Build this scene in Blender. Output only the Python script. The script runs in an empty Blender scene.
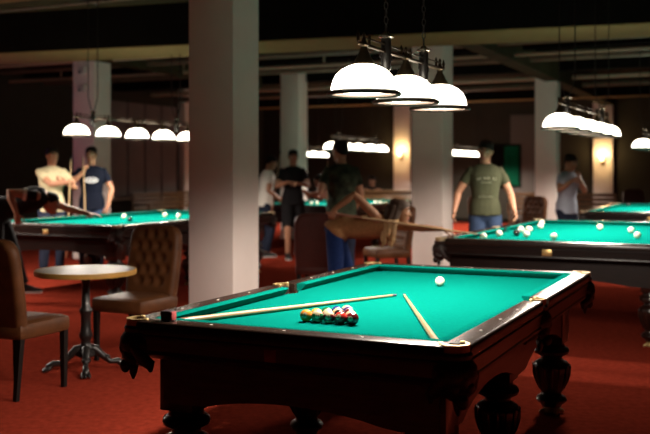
import bpy, bmesh, math, random
from mathutils import Vector, Matrix, Euler
random.seed(7)
C = bpy.context.scene.collection
PI = math.pi
F, YH, HC = 930.0, 171.0, 1.5           # focal length in pixels, horizon row, eye height


def at(px, y, d):                        # point of the place seen at pixel (px, y), d metres away
    return Vector(((px - 325) / F * d, d, HC - (y - YH) / F * d))


# ------------------------------------------------------------------ materials
def mat(name, col, rough=.5, metal=0, spec=.5, noise=0, nscale=20, bump=0, bscale=60, emit=None, es=0,
        stretch=None, col2=None, sheen=0, coat=0):
    m = bpy.data.materials.new(name)
    m.use_nodes = True
    nt = m.node_tree
    b = nt.nodes['Principled BSDF']
    b.inputs['Base Color'].default_value = (*col, 1)
    b.inputs['Roughness'].default_value = rough
    b.inputs['Metallic'].default_value = metal
    b.inputs['Specular IOR Level'].default_value = spec
    if sheen:
        b.inputs['Sheen Weight'].default_value = sheen
    if coat:
        b.inputs['Coat Weight'].default_value = coat
        b.inputs['Coat Roughness'].default_value = .12
    if emit:
        b.inputs['Emission Color'].default_value = (*emit, 1)
        b.inputs['Emission Strength'].default_value = es
    tc = nt.nodes.new('ShaderNodeTexCoord')
    mp = nt.nodes.new('ShaderNodeMapping')
    nt.links.new(tc.outputs['Object'], mp.inputs[0])
    if stretch:
        mp.inputs['Scale'].default_value = stretch
    if noise or col2:
        n = nt.nodes.new('ShaderNodeTexNoise')
        n.inputs['Scale'].default_value = nscale
        n.inputs['Detail'].default_value = 5
        nt.links.new(mp.outputs[0], n.inputs[0])
        r = nt.nodes.new('ShaderNodeValToRGB')
        c2 = col2 or tuple(c * (1 - noise) for c in col)
        r.color_ramp.elements[0].position = .32
        r.color_ramp.elements[0].color = (*c2, 1)
        r.color_ramp.elements[1].position = .68
        r.color_ramp.elements[1].color = (*col, 1)
        nt.links.new(n.outputs[0], r.inputs[0])
        nt.links.new(r.outputs[0], b.inputs['Base Color'])
    if bump:
        n = nt.nodes.new('ShaderNodeTexNoise')
        n.inputs['Scale'].default_value = bscale
        n.inputs['Detail'].default_value = 4
        nt.links.new(tc.outputs['Object'], n.inputs[0])
        bp = nt.nodes.new('ShaderNodeBump')
        bp.inputs['Strength'].default_value = bump
        bp.inputs['Distance'].default_value = .01
        nt.links.new(n.outputs[0], bp.inputs['Height'])
        nt.links.new(bp.outputs[0], b.inputs['Normal'])
    return m


M = {}
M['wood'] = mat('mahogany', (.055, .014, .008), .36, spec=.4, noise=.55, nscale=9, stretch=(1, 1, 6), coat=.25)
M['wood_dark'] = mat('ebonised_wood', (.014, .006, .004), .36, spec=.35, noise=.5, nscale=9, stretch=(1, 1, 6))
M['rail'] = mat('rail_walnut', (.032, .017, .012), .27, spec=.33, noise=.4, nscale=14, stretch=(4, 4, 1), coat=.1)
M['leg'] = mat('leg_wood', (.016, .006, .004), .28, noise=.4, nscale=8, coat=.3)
M['cloth'] = mat('green_cloth', (.0012, .140, .112), .95, spec=0, noise=.1, nscale=60, bump=.08, bscale=900)
M['brass'] = mat('brass', (.50, .35, .15), .45, metal=.7)
M['palebrass'] = mat('pale_bracket', (.62, .50, .30), .42, metal=.5)
M['pearl'] = mat('pearl', (.85, .8, .7), .3)
M['leather_black'] = mat('pocket_leather', (.018, .010, .008), .5, bump=.3, bscale=40)
M['plate'] = mat('maroon_plate', (.30, .07, .04), .35)
M['goldplate'] = mat('gold_plate', (.75, .52, .2), .35, metal=.7)
M['carpet'] = mat('red_carpet', (.25, .032, .017), .97, spec=0, noise=.30, nscale=22, bump=.5, bscale=600)
M['paint'] = mat('column_paint', (.84, .76, .71), .75, spec=.25, noise=.04, nscale=5, bump=.05, bscale=80)
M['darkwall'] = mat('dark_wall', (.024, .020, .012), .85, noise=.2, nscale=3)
M['panel'] = mat('mauve_panel', (.19, .16, .16), .7, noise=.12, nscale=3)
M['greypaint'] = mat('grey_wall_paint', (.10, .085, .075), .8)
M['seam'] = mat('panel_seam', (.02, .016, .016), .8)
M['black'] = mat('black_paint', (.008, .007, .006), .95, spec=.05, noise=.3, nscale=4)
M['soffit'] = mat('soffit_plaster', (.24, .175, .075), .9, spec=.1, noise=.12, nscale=6, bump=.1, bscale=30)
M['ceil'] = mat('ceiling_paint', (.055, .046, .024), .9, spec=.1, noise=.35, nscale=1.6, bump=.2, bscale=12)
M['pipe'] = mat('pipe_paint', (.16, .13, .09), .5, noise=.3, nscale=8)
M['palepipe'] = mat('pale_pipe', (.45, .38, .28), .5)
M['iron'] = mat('black_iron', (.014, .012, .011), .4, metal=.2, coat=.15)
M['bronze'] = mat('bronze', (.09, .065, .04), .35, metal=.85)
M['rimmetal'] = mat('dark_rim', (.022, .016, .012), .4, spec=.4)
M['silver'] = mat('nickel_collar', (.6, .53, .42), .25, metal=.9)
M['opal'] = mat('opal_glass', (.95, .9, .82), .25, emit=(1, .90, .72), es=10)
M['sconceglass'] = mat('sconce_glass', (.95, .85, .7), .3, emit=(1, .72, .36), es=3)
M['bulb'] = mat('bulb_glow', (1, .95, .85), .3, emit=(1, .84, .58), es=30)
M['cream'] = mat('cream_ball', (.82, .74, .60), .12, spec=.6)
M['ballblack'] = mat('black_ball', (.02, .015, .015), .1, spec=.6)
M['cuewood'] = mat('cue_maple', (.43, .29, .155), .3, noise=.15, nscale=30, stretch=(1, 1, .1))
M['cuebutt'] = mat('cue_butt', (.20, .07, .035), .3)
M['cuetip'] = mat('cue_tip', (.05, .06, .10), .8)
M['leatherbrown'] = mat('brown_leather', (.105, .038, .013), .5, spec=.2, noise=.35, nscale=10, bump=.15, bscale=70)
M['leathermaroon'] = mat('maroon_leather', (.065, .014, .010), .42, noise=.3, nscale=10, bump=.15, bscale=70)
M['chairleg'] = mat('chair_leg', (.007, .005, .004), .5, spec=.2)
M['tabletop'] = mat('table_laminate', (.12, .085, .055), .34, spec=.4, noise=.3, nscale=5, stretch=(1, 8, 1))
M['tableedge'] = mat('table_edge', (.45, .25, .06), .38, noise=.2, nscale=10)
M['bench'] = mat('bench_wood', (.20, .10, .04), .4, noise=.4, nscale=8, stretch=(1, 1, 6))
M['white'] = mat('white_paper', (.85, .82, .76), .7)
M['greyplastic'] = mat('grey_plastic', (.55, .52, .5), .5)
M['greenboard'] = mat('green_board', (.006, .09, .045), .9, spec=0, noise=.3, nscale=4)
M['red'] = mat('red_chalk', (.40, .05, .05), .7)
M['chalkblack'] = mat('chalk_wrap', (.03, .015, .02), .55)


def skinmat(name, c):
    m = mat(name, c, .5, spec=.35, noise=.08, nscale=30)
    m.node_tree.nodes['Principled BSDF'].inputs['Subsurface Weight'].default_value = .06
    return m


M['skin'] = skinmat('skin', (.38, .185, .108))
M['skin_tan'] = skinmat('skin_tan', (.30, .14, .07))
M['lip'] = mat('lip', (.38, .12, .09), .45)
M['eyewhite'] = mat('eye_white', (.8, .78, .74), .2)
M['iris'] = mat('iris', (.03, .02, .015), .2)
M['hair'] = mat('dark_hair', (.012, .008, .006), .7, spec=.2, noise=.4, nscale=80, bump=.6, bscale=160)
M['hairbrown'] = mat('brown_hair', (.05, .024, .011), .6, spec=.25, noise=.4, nscale=80, bump=.6, bscale=160)
M['blonde'] = mat('blonde_hair', (.48, .29, .12), .45, noise=.45, nscale=90, bump=.5, bscale=160)


def fabric(name, c, noise=.12, col2=None, nscale=40):
    return mat(name, c, .9, spec=.15, noise=noise, nscale=nscale, bump=.5, bscale=14, col2=col2)


M['olive'] = fabric('olive_cotton', (.050, .052, .028))
M['navy'] = fabric('navy_cotton', (.003, .005, .013))
M['offwhite'] = fabric('cream_cotton', (.52, .45, .28))
M['purewhite'] = fabric('white_cotton', (.75, .72, .66))
M['blackcotton'] = fabric('black_cotton', (.010, .009, .010))
M['polo'] = fabric('grey_blue_cotton', (.38, .42, .50))
M['camo'] = fabric('camouflage_cotton', (.05, .06, .035), col2=(.008, .010, .007), nscale=9)
M['browntop'] = fabric('brown_knit', (.30, .145, .06), .25)
M['jeans'] = fabric('blue_denim', (.03, .05, .10), .3)
M['jeansbright'] = fabric('bright_denim', (.010, .026, .105), .3)
M['darkjeans'] = fabric('dark_denim', (.018, .024, .045), .3)
M['shoe'] = mat('shoe', (.015, .014, .014), .5)
M['sole'] = mat('shoe_sole', (.6, .58, .55), .6)
M['pink'] = fabric('pink_cotton', (.60, .36, .28))
M['printpale'] = mat('shirt_print', (.24, .24, .17), .8)
M['printwhite'] = mat('shirt_print_white', (.62, .64, .66), .8)


# ------------------------------------------------------------------ mesh helpers
class MB:
    def __init__(s):
        s.bm = bmesh.new()

    def _mi(s, faces, mi):
        for f in faces:
            f.material_index = mi

    def box(s, c, size, mi=0, rz=0, bev=0, mtx=None):
        r = bmesh.ops.create_cube(s.bm, size=1)
        vs = r['verts']
        m = Matrix.Translation(Vector(c)) @ Matrix.Rotation(rz, 4, 'Z') @ Matrix.Diagonal((*size, 1))
        if mtx:
            m = mtx @ m
        bmesh.ops.transform(s.bm, matrix=m, verts=vs)
        fs = {f for v in vs for f in v.link_faces}
        s._mi(fs, mi)
        if bev:
            es = list({e for v in vs for e in v.link_edges})
            r = bmesh.ops.bevel(s.bm, geom=es, offset=bev, segments=2, affect='EDGES', profile=.5)
            s._mi(r['faces'], mi)
        return s

    def prism(s, poly, z0, z1, mi=0, mtx=None):        # poly of (x, y) extruded in z
        m = mtx or Matrix()
        a = [s.bm.verts.new(m @ Vector((p[0], p[1], z0))) for p in poly]
        b = [s.bm.verts.new(m @ Vector((p[0], p[1], z1))) for p in poly]
        n = len(poly)
        fs = [s.bm.faces.new(list(reversed(a))), s.bm.faces.new(b)]
        for i in range(n):
            fs.append(s.bm.faces.new((a[i], a[(i + 1) % n], b[(i + 1) % n], b[i])))
        s._mi(fs, mi)
        return s

    def rings(s, rings, mi=0, caps=True, closed=True):
        vv = [[s.bm.verts.new(p) for p in r] for r in rings]
        fs = []
        n = len(rings[0])
        for a, b in zip(vv, vv[1:]):
            for i in range(n if closed else n - 1):
                fs.append(s.bm.faces.new((a[i], a[(i + 1) % n], b[(i + 1) % n], b[i])))
        if caps:
            fs.append(s.bm.faces.new(list(reversed(vv[0]))))
            fs.append(s.bm.faces.new(vv[-1]))
        s._mi(fs, mi)
        return s

    def lathe(s, prof, c=(0, 0, 0), n=24, mi=0, caps=True, mtx=None):   # prof of (r, z)
        c = Vector(c)
        rs = []
        for r, z in prof:
            ring = [c + Vector((r * math.cos(2 * PI * i / n), r * math.sin(2 * PI * i / n), z)) for i in range(n)]
            if mtx:
                ring = [mtx @ p for p in ring]
            rs.append(ring)
        return s.rings(rs, mi, caps)

    def tube(s, pts, rad, n=10, mi=0, round_=True):
        pts = [Vector(p) for p in pts]
        if not isinstance(rad, (list, tuple)):
            rad = [rad] * len(pts)
        if round_:
            d0 = (pts[0] - pts[1]).normalized()
            d1 = (pts[-1] - pts[-2]).normalized()
            r0, r1 = rad[0], rad[-1]
            pts = [pts[0] + d0 * r0 * k for k in (.95, .7)] + pts + [pts[-1] + d1 * r1 * k for k in (.7, .95)]
            rad = [r0 * .3, r0 * .72] + list(rad) + [r1 * .72, r1 * .3]
        rs = []
        prev = None
        for i, p in enumerate(pts):
            t = (pts[min(i + 1, len(pts) - 1)] - pts[max(i - 1, 0)]).normalized()
            if prev is None:
                a = t.orthogonal().normalized()
            else:
                a = (prev - t * prev.dot(t))
                a = a.normalized() if a.length > 1e-6 else t.orthogonal().normalized()
            prev = a
            b = t.cross(a)
            rs.append([p + (a * math.cos(2 * PI * k / n) + b * math.sin(2 * PI * k / n)) * rad[i] for k in range(n)])
        return s.rings(rs, mi)

    def ball(s, c, r, mi=0, seg=20, mtx=None):
        m = Matrix.Translation(Vector(c))
        if mtx:
            m = m @ mtx
        if isinstance(r, (tuple, list)):
            m = m @ Matrix.Diagonal((*r, 1))
        else:
            m = m @ Matrix.Diagonal((r, r, r, 1))
        rr = bmesh.ops.create_uvsphere(s.bm, u_segments=seg, v_segments=max(8, seg * 2 // 3), radius=1, matrix=m)
        s._mi({f for v in rr['verts'] for f in v.link_faces}, mi)
        return s

    def build(s, name, mats, parent=None, smooth=True, angle=40, loc=None):
        bmesh.ops.recalc_face_normals(s.bm, faces=s.bm.faces[:])
        me = bpy.data.meshes.new(name)
        if smooth:
            for f in s.bm.faces:
                f.smooth = True
            for e in s.bm.edges:
                if len(e.link_faces) == 2 and e.calc_face_angle(0) > math.radians(angle):
                    e.smooth = False
        s.bm.to_mesh(me)
        s.bm.free()
        if not isinstance(mats, (list, tuple)):
            mats = [mats]
        for m in mats:
            me.materials.append(M[m] if isinstance(m, str) else m)
        o = bpy.data.objects.new(name, me)
        C.objects.link(o)
        if parent:
            o.parent = parent
        if loc is not None:
            o.location = loc
        return o


def tag(o, label, cat, group=None):
    o['label'] = label
    o['category'] = cat
    if group:
        o['group'] = group
    return o


def thing(name, label, cat, loc=(0, 0, 0), rz=0, group=None):
    o = bpy.data.objects.new(name, None)
    o.empty_display_size = .1
    C.objects.link(o)
    o.location = loc
    o.rotation_euler = (0, 0, rz)
    return tag(o, label, cat, group)


def copy_tree(o, parent=None):
    c = o.copy()
    C.objects.link(c)
    if parent:
        c.parent = parent
    for ch in list(o.children):
        copy_tree(ch, c)
    return c


def dup(o, label, loc, rz=None, group=None):
    c = copy_tree(o)
    c.location = loc
    if rz is not None:
        c.rotation_euler = (0, 0, rz)
    c['label'] = label
    if group:
        c['group'] = group
    return c


def struct(mb, name, m, **k):
    o = mb.build(name, m, **k)
    o['kind'] = 'structure'
    return o


# ------------------------------------------------------------------ room frame
YAW = math.radians(-25.1)
U = Vector((math.cos(YAW), math.sin(YAW), 0))
V = Vector((-math.sin(YAW), math.cos(YAW), 0))
COL_A = Vector((-.786, 7.95, 0))                 # front corner of the nearest column = origin of the room frame


def room(u, v, z=0):
    return COL_A + U * u + V * v + Vector((0, 0, z))


RM = Matrix.Translation(COL_A) @ Matrix.Rotation(YAW, 4, 'Z')     # room frame -> world


def uv(p):
    q = p - COL_A
    return q.dot(U), q.dot(V)


ZC = 3.78                                        # ceiling
ZB = 3.2                                         # beam soffits
PIL1 = at(399, 171, 28.0)
PIL1.z = 0
_, VFAR = uv(PIL1)
VFAR += .12
UL, UR, VN = -10.5, 14.0, -13.0


def wallpt(px):                                  # u of the far wall seen at pixel column px
    k = (px - 325) / F
    # COL_A + U u + V VFAR on ray (k d, d)
    p = COL_A + V * VFAR
    u = (k * p.y - p.x) / (U.x - k * U.y)
    return u


b = MB(); b.box(((UL + UR) / 2, (VN + VFAR) / 2, -.05), (UR - UL, VFAR - VN, .1), mtx=RM)
struct(b, 'floor', 'carpet')
b = MB(); b.box(((UL + UR) / 2, (VN + VFAR) / 2, ZC + .06), (UR - UL, VFAR - VN, .12), mtx=RM)
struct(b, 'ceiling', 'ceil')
b = MB(); b.box(((UL + UR) / 2, VFAR + .1, ZC / 2), (UR - UL + .4, .2, ZC), mtx=RM)
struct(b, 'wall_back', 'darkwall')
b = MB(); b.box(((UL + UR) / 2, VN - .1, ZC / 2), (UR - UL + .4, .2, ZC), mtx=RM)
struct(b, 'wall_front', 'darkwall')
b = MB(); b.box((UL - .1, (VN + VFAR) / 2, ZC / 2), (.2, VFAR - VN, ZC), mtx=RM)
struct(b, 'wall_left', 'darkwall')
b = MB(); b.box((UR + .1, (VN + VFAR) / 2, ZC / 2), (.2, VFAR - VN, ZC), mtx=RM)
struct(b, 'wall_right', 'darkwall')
for nm, (u0, u1, v0, v1) in dict(baseboard_back=(UL, UR, VFAR - .02, VFAR), baseboard_left=(UL, UL + .02, VN, VFAR),
                                 baseboard_right=(UR - .02, UR, VN, VFAR)).items():
    b = MB(); b.box(((u0 + u1) / 2, (v0 + v1) / 2, .06), (u1 - u0, v1 - v0, .12), mtx=RM)
    struct(b, nm, 'black')

# columns: square shafts, each with a little chamfer
cols = [(COL_A, .45), (at(443, 171, 12.7), .45), (at(556, 171, 18.6), .42), (at(94, 171, 15.7), .45), (at(298.5, 171, 20.5), .45)]
for i, (p, s) in enumerate(cols):
    u, v = uv(p)
    b = MB(); b.box((u - s / 2, v + s / 2, ZC / 2), (s, s, ZC), mtx=RM, bev=.006)
    struct(b, 'column_%d' % (i + 1), 'paint')
pil_u = [wallpt(403), wallpt(603.5)]
for i, u in enumerate(pil_u):
    b = MB(); b.box((u, VFAR - .06, ZC / 2), (.52, .12, ZC), mtx=RM, bev=.006)
    struct(b, 'pilaster_%d' % (i + 1), 'paint')
kq = (183.5 - 325) / F
pq = COL_A + U * UL
vq = (kq * pq.y - pq.x) / (V.x - kq * V.y)
b = MB(); b.box((UL + .10, vq, ZC / 2), (.2, .5, ZC), mtx=RM, bev=.006)
struct(b, 'pilaster_3', 'paint')

# deep black bulkheads across the room, plastered underneath; smaller beams on the column lines
def beam(name, u0, u1, v0, v1, z0, z1=ZC, m='black', soff=True):
    b = MB(); b.box(((u0 + u1) / 2, (v0 + v1) / 2, (z0 + z1) / 2), (u1 - u0, v1 - v0, z1 - z0), mtx=RM)
    if soff:
        b.box(((u0 + u1) / 2, (v0 + v1) / 2, z0 - .008), (u1 - u0 - .02, v1 - v0 - .02, .016), 1, mtx=RM)
    struct(b, name, [m, 'soffit'])


vB = uv(cols[1][0])[1]
vC = uv(cols[2][0])[1]
b1 = math.radians(-18.2)
B1 = Matrix.Translation((-.30, 12.05, 0)) @ Matrix.Rotation(b1, 4, 'Z')
b = MB(); b.box((2, .575, (ZB + ZC) / 2 + .008), (25, 1.15, ZC - ZB - .016), mtx=B1)
b.box((2, .575, ZB + .008), (24.98, 1.13, .016), 1, mtx=B1)
struct(b, 'beam_1', ['black', 'soffit'])
beam('beam_2', UL, UR, vC - .1, vC + .3, 3.5, soff=False)
beam('beam_3', UL, UR, -.9, .3, ZB + .016)
beam('beam_4', UL, UR, 16.2, 16.7, ZB + .1)
beam('beam_5', .15, .45, vB + .12, VFAR, 3.3, m='ceil', soff=False)
beam('beam_7', -6.3, -6.0, vB + .12, vC - .6, 3.36, m='ceil', soff=False)
beam('beam_8', 3.1, 3.35, vB + .12, vC - .6, 3.5, m='ceil', soff=False)
for i, (dv, w, z) in enumerate([(1.0, .12, 3.55), (2.2, .16, 3.5), (3.3, .14, 3.55), (4.3, .12, 3.6)]):
    beam('joist_%d' % (i + 1), UL, UR, vB + .12 + dv, vB + .12 + dv + w, z, m='black', soff=False)
for i, (v, z, r, m) in enumerate([(vB + .75, 3.42, .035, 'palepipe'), (vB + 1.75, 3.45, .05, 'pipe'), (vB + 2.9, 3.40, .03, 'palepipe'),
                                  (vB + 4.0, 3.46, .06, 'pipe'), (vC + 1.4, 3.5, .05, 'palepipe'), (vC + 2.6, 3.45, .07, 'pipe'),
                                  (vB - 2.6, 3.68, .02, 'pipe'), (vB - 3.6, 3.70, .015, 'iron')]):
    b = MB(); b.tube([room(UL + .1, v, z), room(-2, v + .02, z), room(UR - .1, v, z)], r, 8, round_=False)
    for u in range(-9, 13, 3):                      # hanger straps up to the slab
        b.box((u, v, (z + ZC) / 2), (.03, .012, ZC - z), mtx=RM)
    o = b.build('ceiling_pipe', m)
    if i < 6:
        lb = ['thin pale pipe first beyond the black bulkhead', 'brown pipe second beyond the black bulkhead', 'thin pale pipe third beyond the black bulkhead',
              'thick brown pipe fourth beyond the black bulkhead', 'pale pipe just beyond the second bulkhead', 'thickest brown pipe under the farthest ceiling bay'][i]
    else:
        lb = ['thin brown conduit on the nearest ceiling bay', 'thin black cable on the nearest ceiling bay'][i - 6]
    tag(o, lb + ', running across the room', 'pipe', 'pipes along the ceiling')
# conduit that bends along the near ceiling bay at the upper left
b = MB()
cp = [at(60, 2, 12), at(88, 12, 12.2), at(96, 13.5, 12.2), at(130, 7, 12.0), at(152, 5, 12.0), at(188, 1.5, 11.8)]
cp = [Vector((p.x, p.y, ZC - .035)) for p in cp]
b.tube(cp, .02, 8)
b.ball(cp[2] - Vector((0, 0, .02)), .05)
tag(b.build('electric_cable', 'iron'), 'black sagging electric cable on the near ceiling, upper left', 'cable')

# mauve panels on the left wall beyond the far left column
def leftpt(px):                                  # v of the left wall seen at pixel column px
    k = (px - 325) / F
    p = COL_A + U * UL
    return (k * p.y - p.x) / (V.x - k * V.y)


va, vb = leftpt(108), leftpt(176)
b = MB()
n = 4
for k in range(n):
    v0 = va + (vb - va) * k / n
    v1 = va + (vb - va) * (k + 1) / n
    b.box((UL + .02, (v0 + v1) / 2, 2.05), (.04, v1 - v0 - .05, 2.4), mtx=RM, bev=.006)
struct(b, 'trim_1', 'panel')
b = MB(); b.box((UL + .06, (va + vb) / 2, .80), (.12, vb - va, .06), mtx=RM, bev=.008)
struct(b, 'trim_2', 'palepipe')
# plain grey panel left of the far right column, with the green board beside it
ug = wallpt(524)
b = MB(); b.box((ug, VFAR - .02, 1.6), (.75, .04, 3.0), mtx=RM)
struct(b, 'trim_3', 'greypaint')

# ------------------------------------------------------------------ billiard tables
def arc(c, r, a0, a1, n):
    return [(c[0] + r * math.cos(a0 + (a1 - a0) * i / n), c[1] + r * math.sin(a0 + (a1 - a0) * i / n)) for i in range(n + 1)]


def extr(mb, prof, p0, p1, inward, mi=0, miter=(0, 0)):
    """profile of (offset inward from outer edge, z) swept from p0 to p1; miter slides the ends by offset"""
    p0, p1 = Vector((*p0, 0)), Vector((*p1, 0))
    t = (p1 - p0).normalized()
    inn = Vector((*inward, 0))
    a = [p0 + inn * o + t * (o * miter[0]) + Vector((0, 0, z)) for o, z in prof]
    c = [p1 + inn * o - t * (o * miter[1]) + Vector((0, 0, z)) for o, z in prof]
    mb.rings([a, c], mi)


def make_table(W, L, H, name, label, russian):
    t = thing(name, label, 'table', group='billiard tables')
    hw, hl = W / 2, L / 2
    wood = 'wood_dark' if russian else 'wood'
    rw, cw = (.10, .052) if not russian else (.13, .055)
    bz = H - .042
    cg = .085 if not russian else .115          # rail stops this far from the corner
    mg = .065                                  # half gap at the middle pockets
    # playing bed with pocket notches
    ix, iy = hw - rw - cw + .03, hl - rw - cw + .03
    c = .075
    poly = []
    poly += [(-ix + c, -iy), (ix - c, -iy), (ix, -iy + c)]
    poly += [(ix, -.055)] + [(ix - .03 * math.sin(a), -.055 * math.cos(a)) for a in [PI * k / 6 for k in range(1, 6)]] + [(ix, .055)]
    poly += [(ix, iy - c), (ix - c, iy), (-ix + c, iy), (-ix, iy - c)]
    poly += [(-ix, .055)] + [(-ix + .03 * math.sin(a), .055 * math.cos(a)) for a in [PI * k / 6 for k in range(1, 6)]] + [(-ix, -.055)]
    poly += [(-ix, -iy + c)]
    b = MB(); b.prism(poly, bz - .04, bz)
    b.build('bed', 'cloth', t, smooth=False)
    # segments between pockets: (p0, p1, inward)
    segs = [((-(hw - cg), -hl), (hw - cg, -hl), (0, 1)), ((hw - cg, hl), (-(hw - cg), hl), (0, -1))]
    for s in (-1, 1):
        for (y0, y1) in ((-(hl - cg), -mg), (mg, hl - cg)):
            a, d = ((s * hw, y0), (s * hw, y1))
            segs.append((a, d, (-s, 0)) if s > 0 else (d, a, (-s, 0)))
    h = .036
    for a, d, inn in segs:
        short = inn[0] == 0
        b = MB()
        extr(b, [(.004, H - .05), (0, H - .012), (.006, H - .003), (.014, H), (rw, H - .001), (rw, H - .05)], a, d, inn)
        aa, dd = Vector(a), Vector(d)
        n = 3
        for k in range(1, n + 1):              # pearl sights along the rail
            q = aa + (dd - aa) * (k / (n + 1)) + Vector(inn) * rw * .55
            b.lathe([(.0065, H - .003), (.0065, H + .0008)], (q.x, q.y, 0), 10, 1)
        b.build('rail', ['rail', 'pearl'], t)
        b = MB()
        extr(b, [(rw, bz - .0), (rw, H - .002), (rw + .006, H), (rw + cw - .006, H - .001), (rw + cw, H - .006), (rw + cw - .004, H - .012),
                 (rw + cw - .030, bz)], a, d, inn, miter=(-.35, -.35) if False else (.30, .30))
        b.build('cushion', 'cloth', t, angle=60)
        # fascia under the rail: upper panel, bead, cove
        b = MB()
        extr(b, [(.012, H - .046), (.012, H - .058), (.004, H - .062), (.004, H - .070), (.010, H - .074), (.013, H - .125), (.008, H - .129),
                 (.006, H - .140), (.018, H - .146), (.05, H - .165), (.11, H - .172), (.11, H - .046)], a, d, inn)
        b.build('fascia', wood, t, angle=25)
    # apron frame with arched lower edge
    ins = .14
    zt, zb = H - .10, H - .372
    for ax in (0, 1):
        for s in (-1, 1):
            half = (hw - ins) if ax == 0 else (hl - ins)
            pos = s * ((hl - ins) if ax == 0 else (hw - ins))
            spans = [(-half, half)] if ax == 0 else [(-half, 0), (0, half)]
            poly = [(half, zt), (-half, zt)]
            for (q0, q1) in spans:
                for k in range(17):
                    f = k / 16
                    ln_ = abs(q1 - q0)
                    e0, e1 = (.22, .22) if ax == 0 else ((.24, .13) if q0 < -.01 else (.10, .26))
                    g_ = (f * ln_ - e0) / (ln_ - e0 - e1)
                    z = zb + (.05 if ax == 0 else .085) * math.sin(PI * g_) ** .7 if 0 < g_ < 1 else zb
                    poly.append((q0 + (q1 - q0) * f, z))
            pp = []
            for p in poly:
                if not pp or (Vector(p) - Vector(pp[-1])).length > 1e-5:
                    pp.append(p)
            b = MB()
            # prism in (q, z) -> world
            if ax == 0:
                m = Matrix(((1, 0, 0, 0), (0, 0, 1, pos - s * .0), (0, 1, 0, 0), (0, 0, 0, 1)))
            else:
                m = Matrix(((0, 0, 1, pos), (1, 0, 0, 0), (0, 1, 0, 0), (0, 0, 0, 1)))
            b.prism(pp, -.018, .018, mtx=m)
            # raised border strip along the panel
            if ax == 0:
                b.box((0, pos + s * .022, zt - .085), (2 * half - .3, .012, .012))
            else:
                b.box((pos + s * .022, 0, zt - .085), (.012, 2 * half - .3, .012))
            b.build('apron', wood, t, smooth=False)
    b = MB(); b.box((0, 0, H - .10), (2 * (hw - ins) - .02, 2 * (hl - ins) - .02, .06))
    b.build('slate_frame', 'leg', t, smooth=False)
    # legs
    k = (H - .32) / .53
    prof = [(.060, 0.045), (.066, .06), (.088, .075), (.094, .09), (.086, .105), (.064, .118), (.060, .13), (.072, .148), (.090, .19), (.104, .24),
            (.110, .285), (.108, .305), (.098, .318), (.078, .328), (.066, .338), (.064, .35), (.080, .360), (.102, .372), (.108, .388), (.102, .404), (.082, .416), (.075, .44)]
    for sx in (-1, 1):
        for y, ix_ in ((-(hl - .215), .20), (-.05, .235), (hl - .29, .20)):
            x = sx * (hw - ix_)
            b = MB()
            b.lathe([(r, z * k) for r, z in prof], (x, y, 0), 28)
            for a in range(14):              # carved flutes of the vase
                an = 2 * PI * a / 14
                cs, sn = math.cos(an), math.sin(an)
                b.tube([(x + cs * r, y + sn * r, z * k) for r, z in ((.072, .155), (.092, .20), (.107, .25), (.111, .295))], [.006, .010, .012, .009], 6)
            zz = .44 * k
            b.box((x, y, (zz + H - .12) / 2), (.17, .17, H - .12 - zz), bev=.006)
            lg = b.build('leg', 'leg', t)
            b = MB()
            b.lathe([(.035, 0), (.050, .004), (.056, .016), (.050, .03), (.040, .040), (.058, .05 * k)], (x, y, 0), 20)
            for a in range(4):
                b.tube([(x + .045 * math.cos(a * PI / 2 + .6), y + .045 * math.sin(a * PI / 2 + .6), .025),
                        (x + .070 * math.cos(a * PI / 2 + .6), y + .070 * math.sin(a * PI / 2 + .6), .012)], [.012, .012], 8)
            b.build('foot', 'brass', lg)
    # pockets: bracket, leather cup, carved drop
    pk = [(sx * (hw - .06), sy * (hl - .06), math.atan2(sy, sx), 0) for sx in (-1, 1) for sy in (-1, 1)] + \
         [(sx * (hw - .055), 0, 0 if sx > 0 else PI, 1) for sx in (-1, 1)]
    for x, y, an, mid in pk:
        ro = .058 if not mid else .054
        ri = ro - .016
        w = math.radians(112 if not mid else 98)
        poly = arc((x, y), ro, an - w, an + w, 20) + arc((x, y), ri, an + w, an - w, 20)
        b = MB()
        b.prism(poly, H - .034, H + .005)
        for sg in (-1, 1):                    # tongues that run onto the rails
            ca = an + sg * w
            px_, py_ = x + (ro - .008) * math.cos(ca), y + (ro - .008) * math.sin(ca)
            b.lathe([(.011, H - .018), (.013, H + .004), (.008, H + .008)], (px_, py_, 0), 10)
        br = b.build('pocket_bracket', 'palebrass' if russian else 'brass', t)
        # leather cup
        b = MB()
        prof2 = [(ri * 1.0, H - .012), (ri * 1.02, H - .05), (ri * .92, H - .10), (ri * .7, H - .15), (ri * .35, H - .165)]
        prof2i = [(r - .006, z + .002) for r, z in reversed(prof2)]
        b.lathe(prof2 + prof2i, (x, y, 0), 20, caps=True)
        b.build('pocket_cup', 'leather_black', t)
        # carved wooden drop wrapping the outside of the pocket
        b = MB()
        steps = [(ro + .004, H - 0.025, 1.0), (ro + .010, H - 0.035, 1.0), (ro + .006, H - 0.051, 1.0), (ro + .026, H - 0.078, 1.05), (ro + .030, H - 0.115, 1.05), (ro + .014, H - 0.147, .95),
                 (ro + .020, H - 0.166, .82), (ro + .0, H - 0.189, .66), (ro - .02, H - 0.204, .5)]
        rs = []
        for r, z, f in steps:
            ww = math.radians(100 if not mid else 80) * f
            ring = [Vector((x + r * math.cos(an - ww + 2 * ww * i / 14), y + r * math.sin(an - ww + 2 * ww * i / 14), z)) for i in range(15)]
            ring += [Vector((x + (r - .022) * math.cos(an + ww - 2 * ww * i / 14), y + (r - .022) * math.sin(an + ww - 2 * ww * i / 14), z)) for i in range(15)]
            rs.append(ring)
        b.rings(rs)
        cx, cy = x + (ro - .03) * math.cos(an), y + (ro - .03) * math.sin(an)
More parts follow.
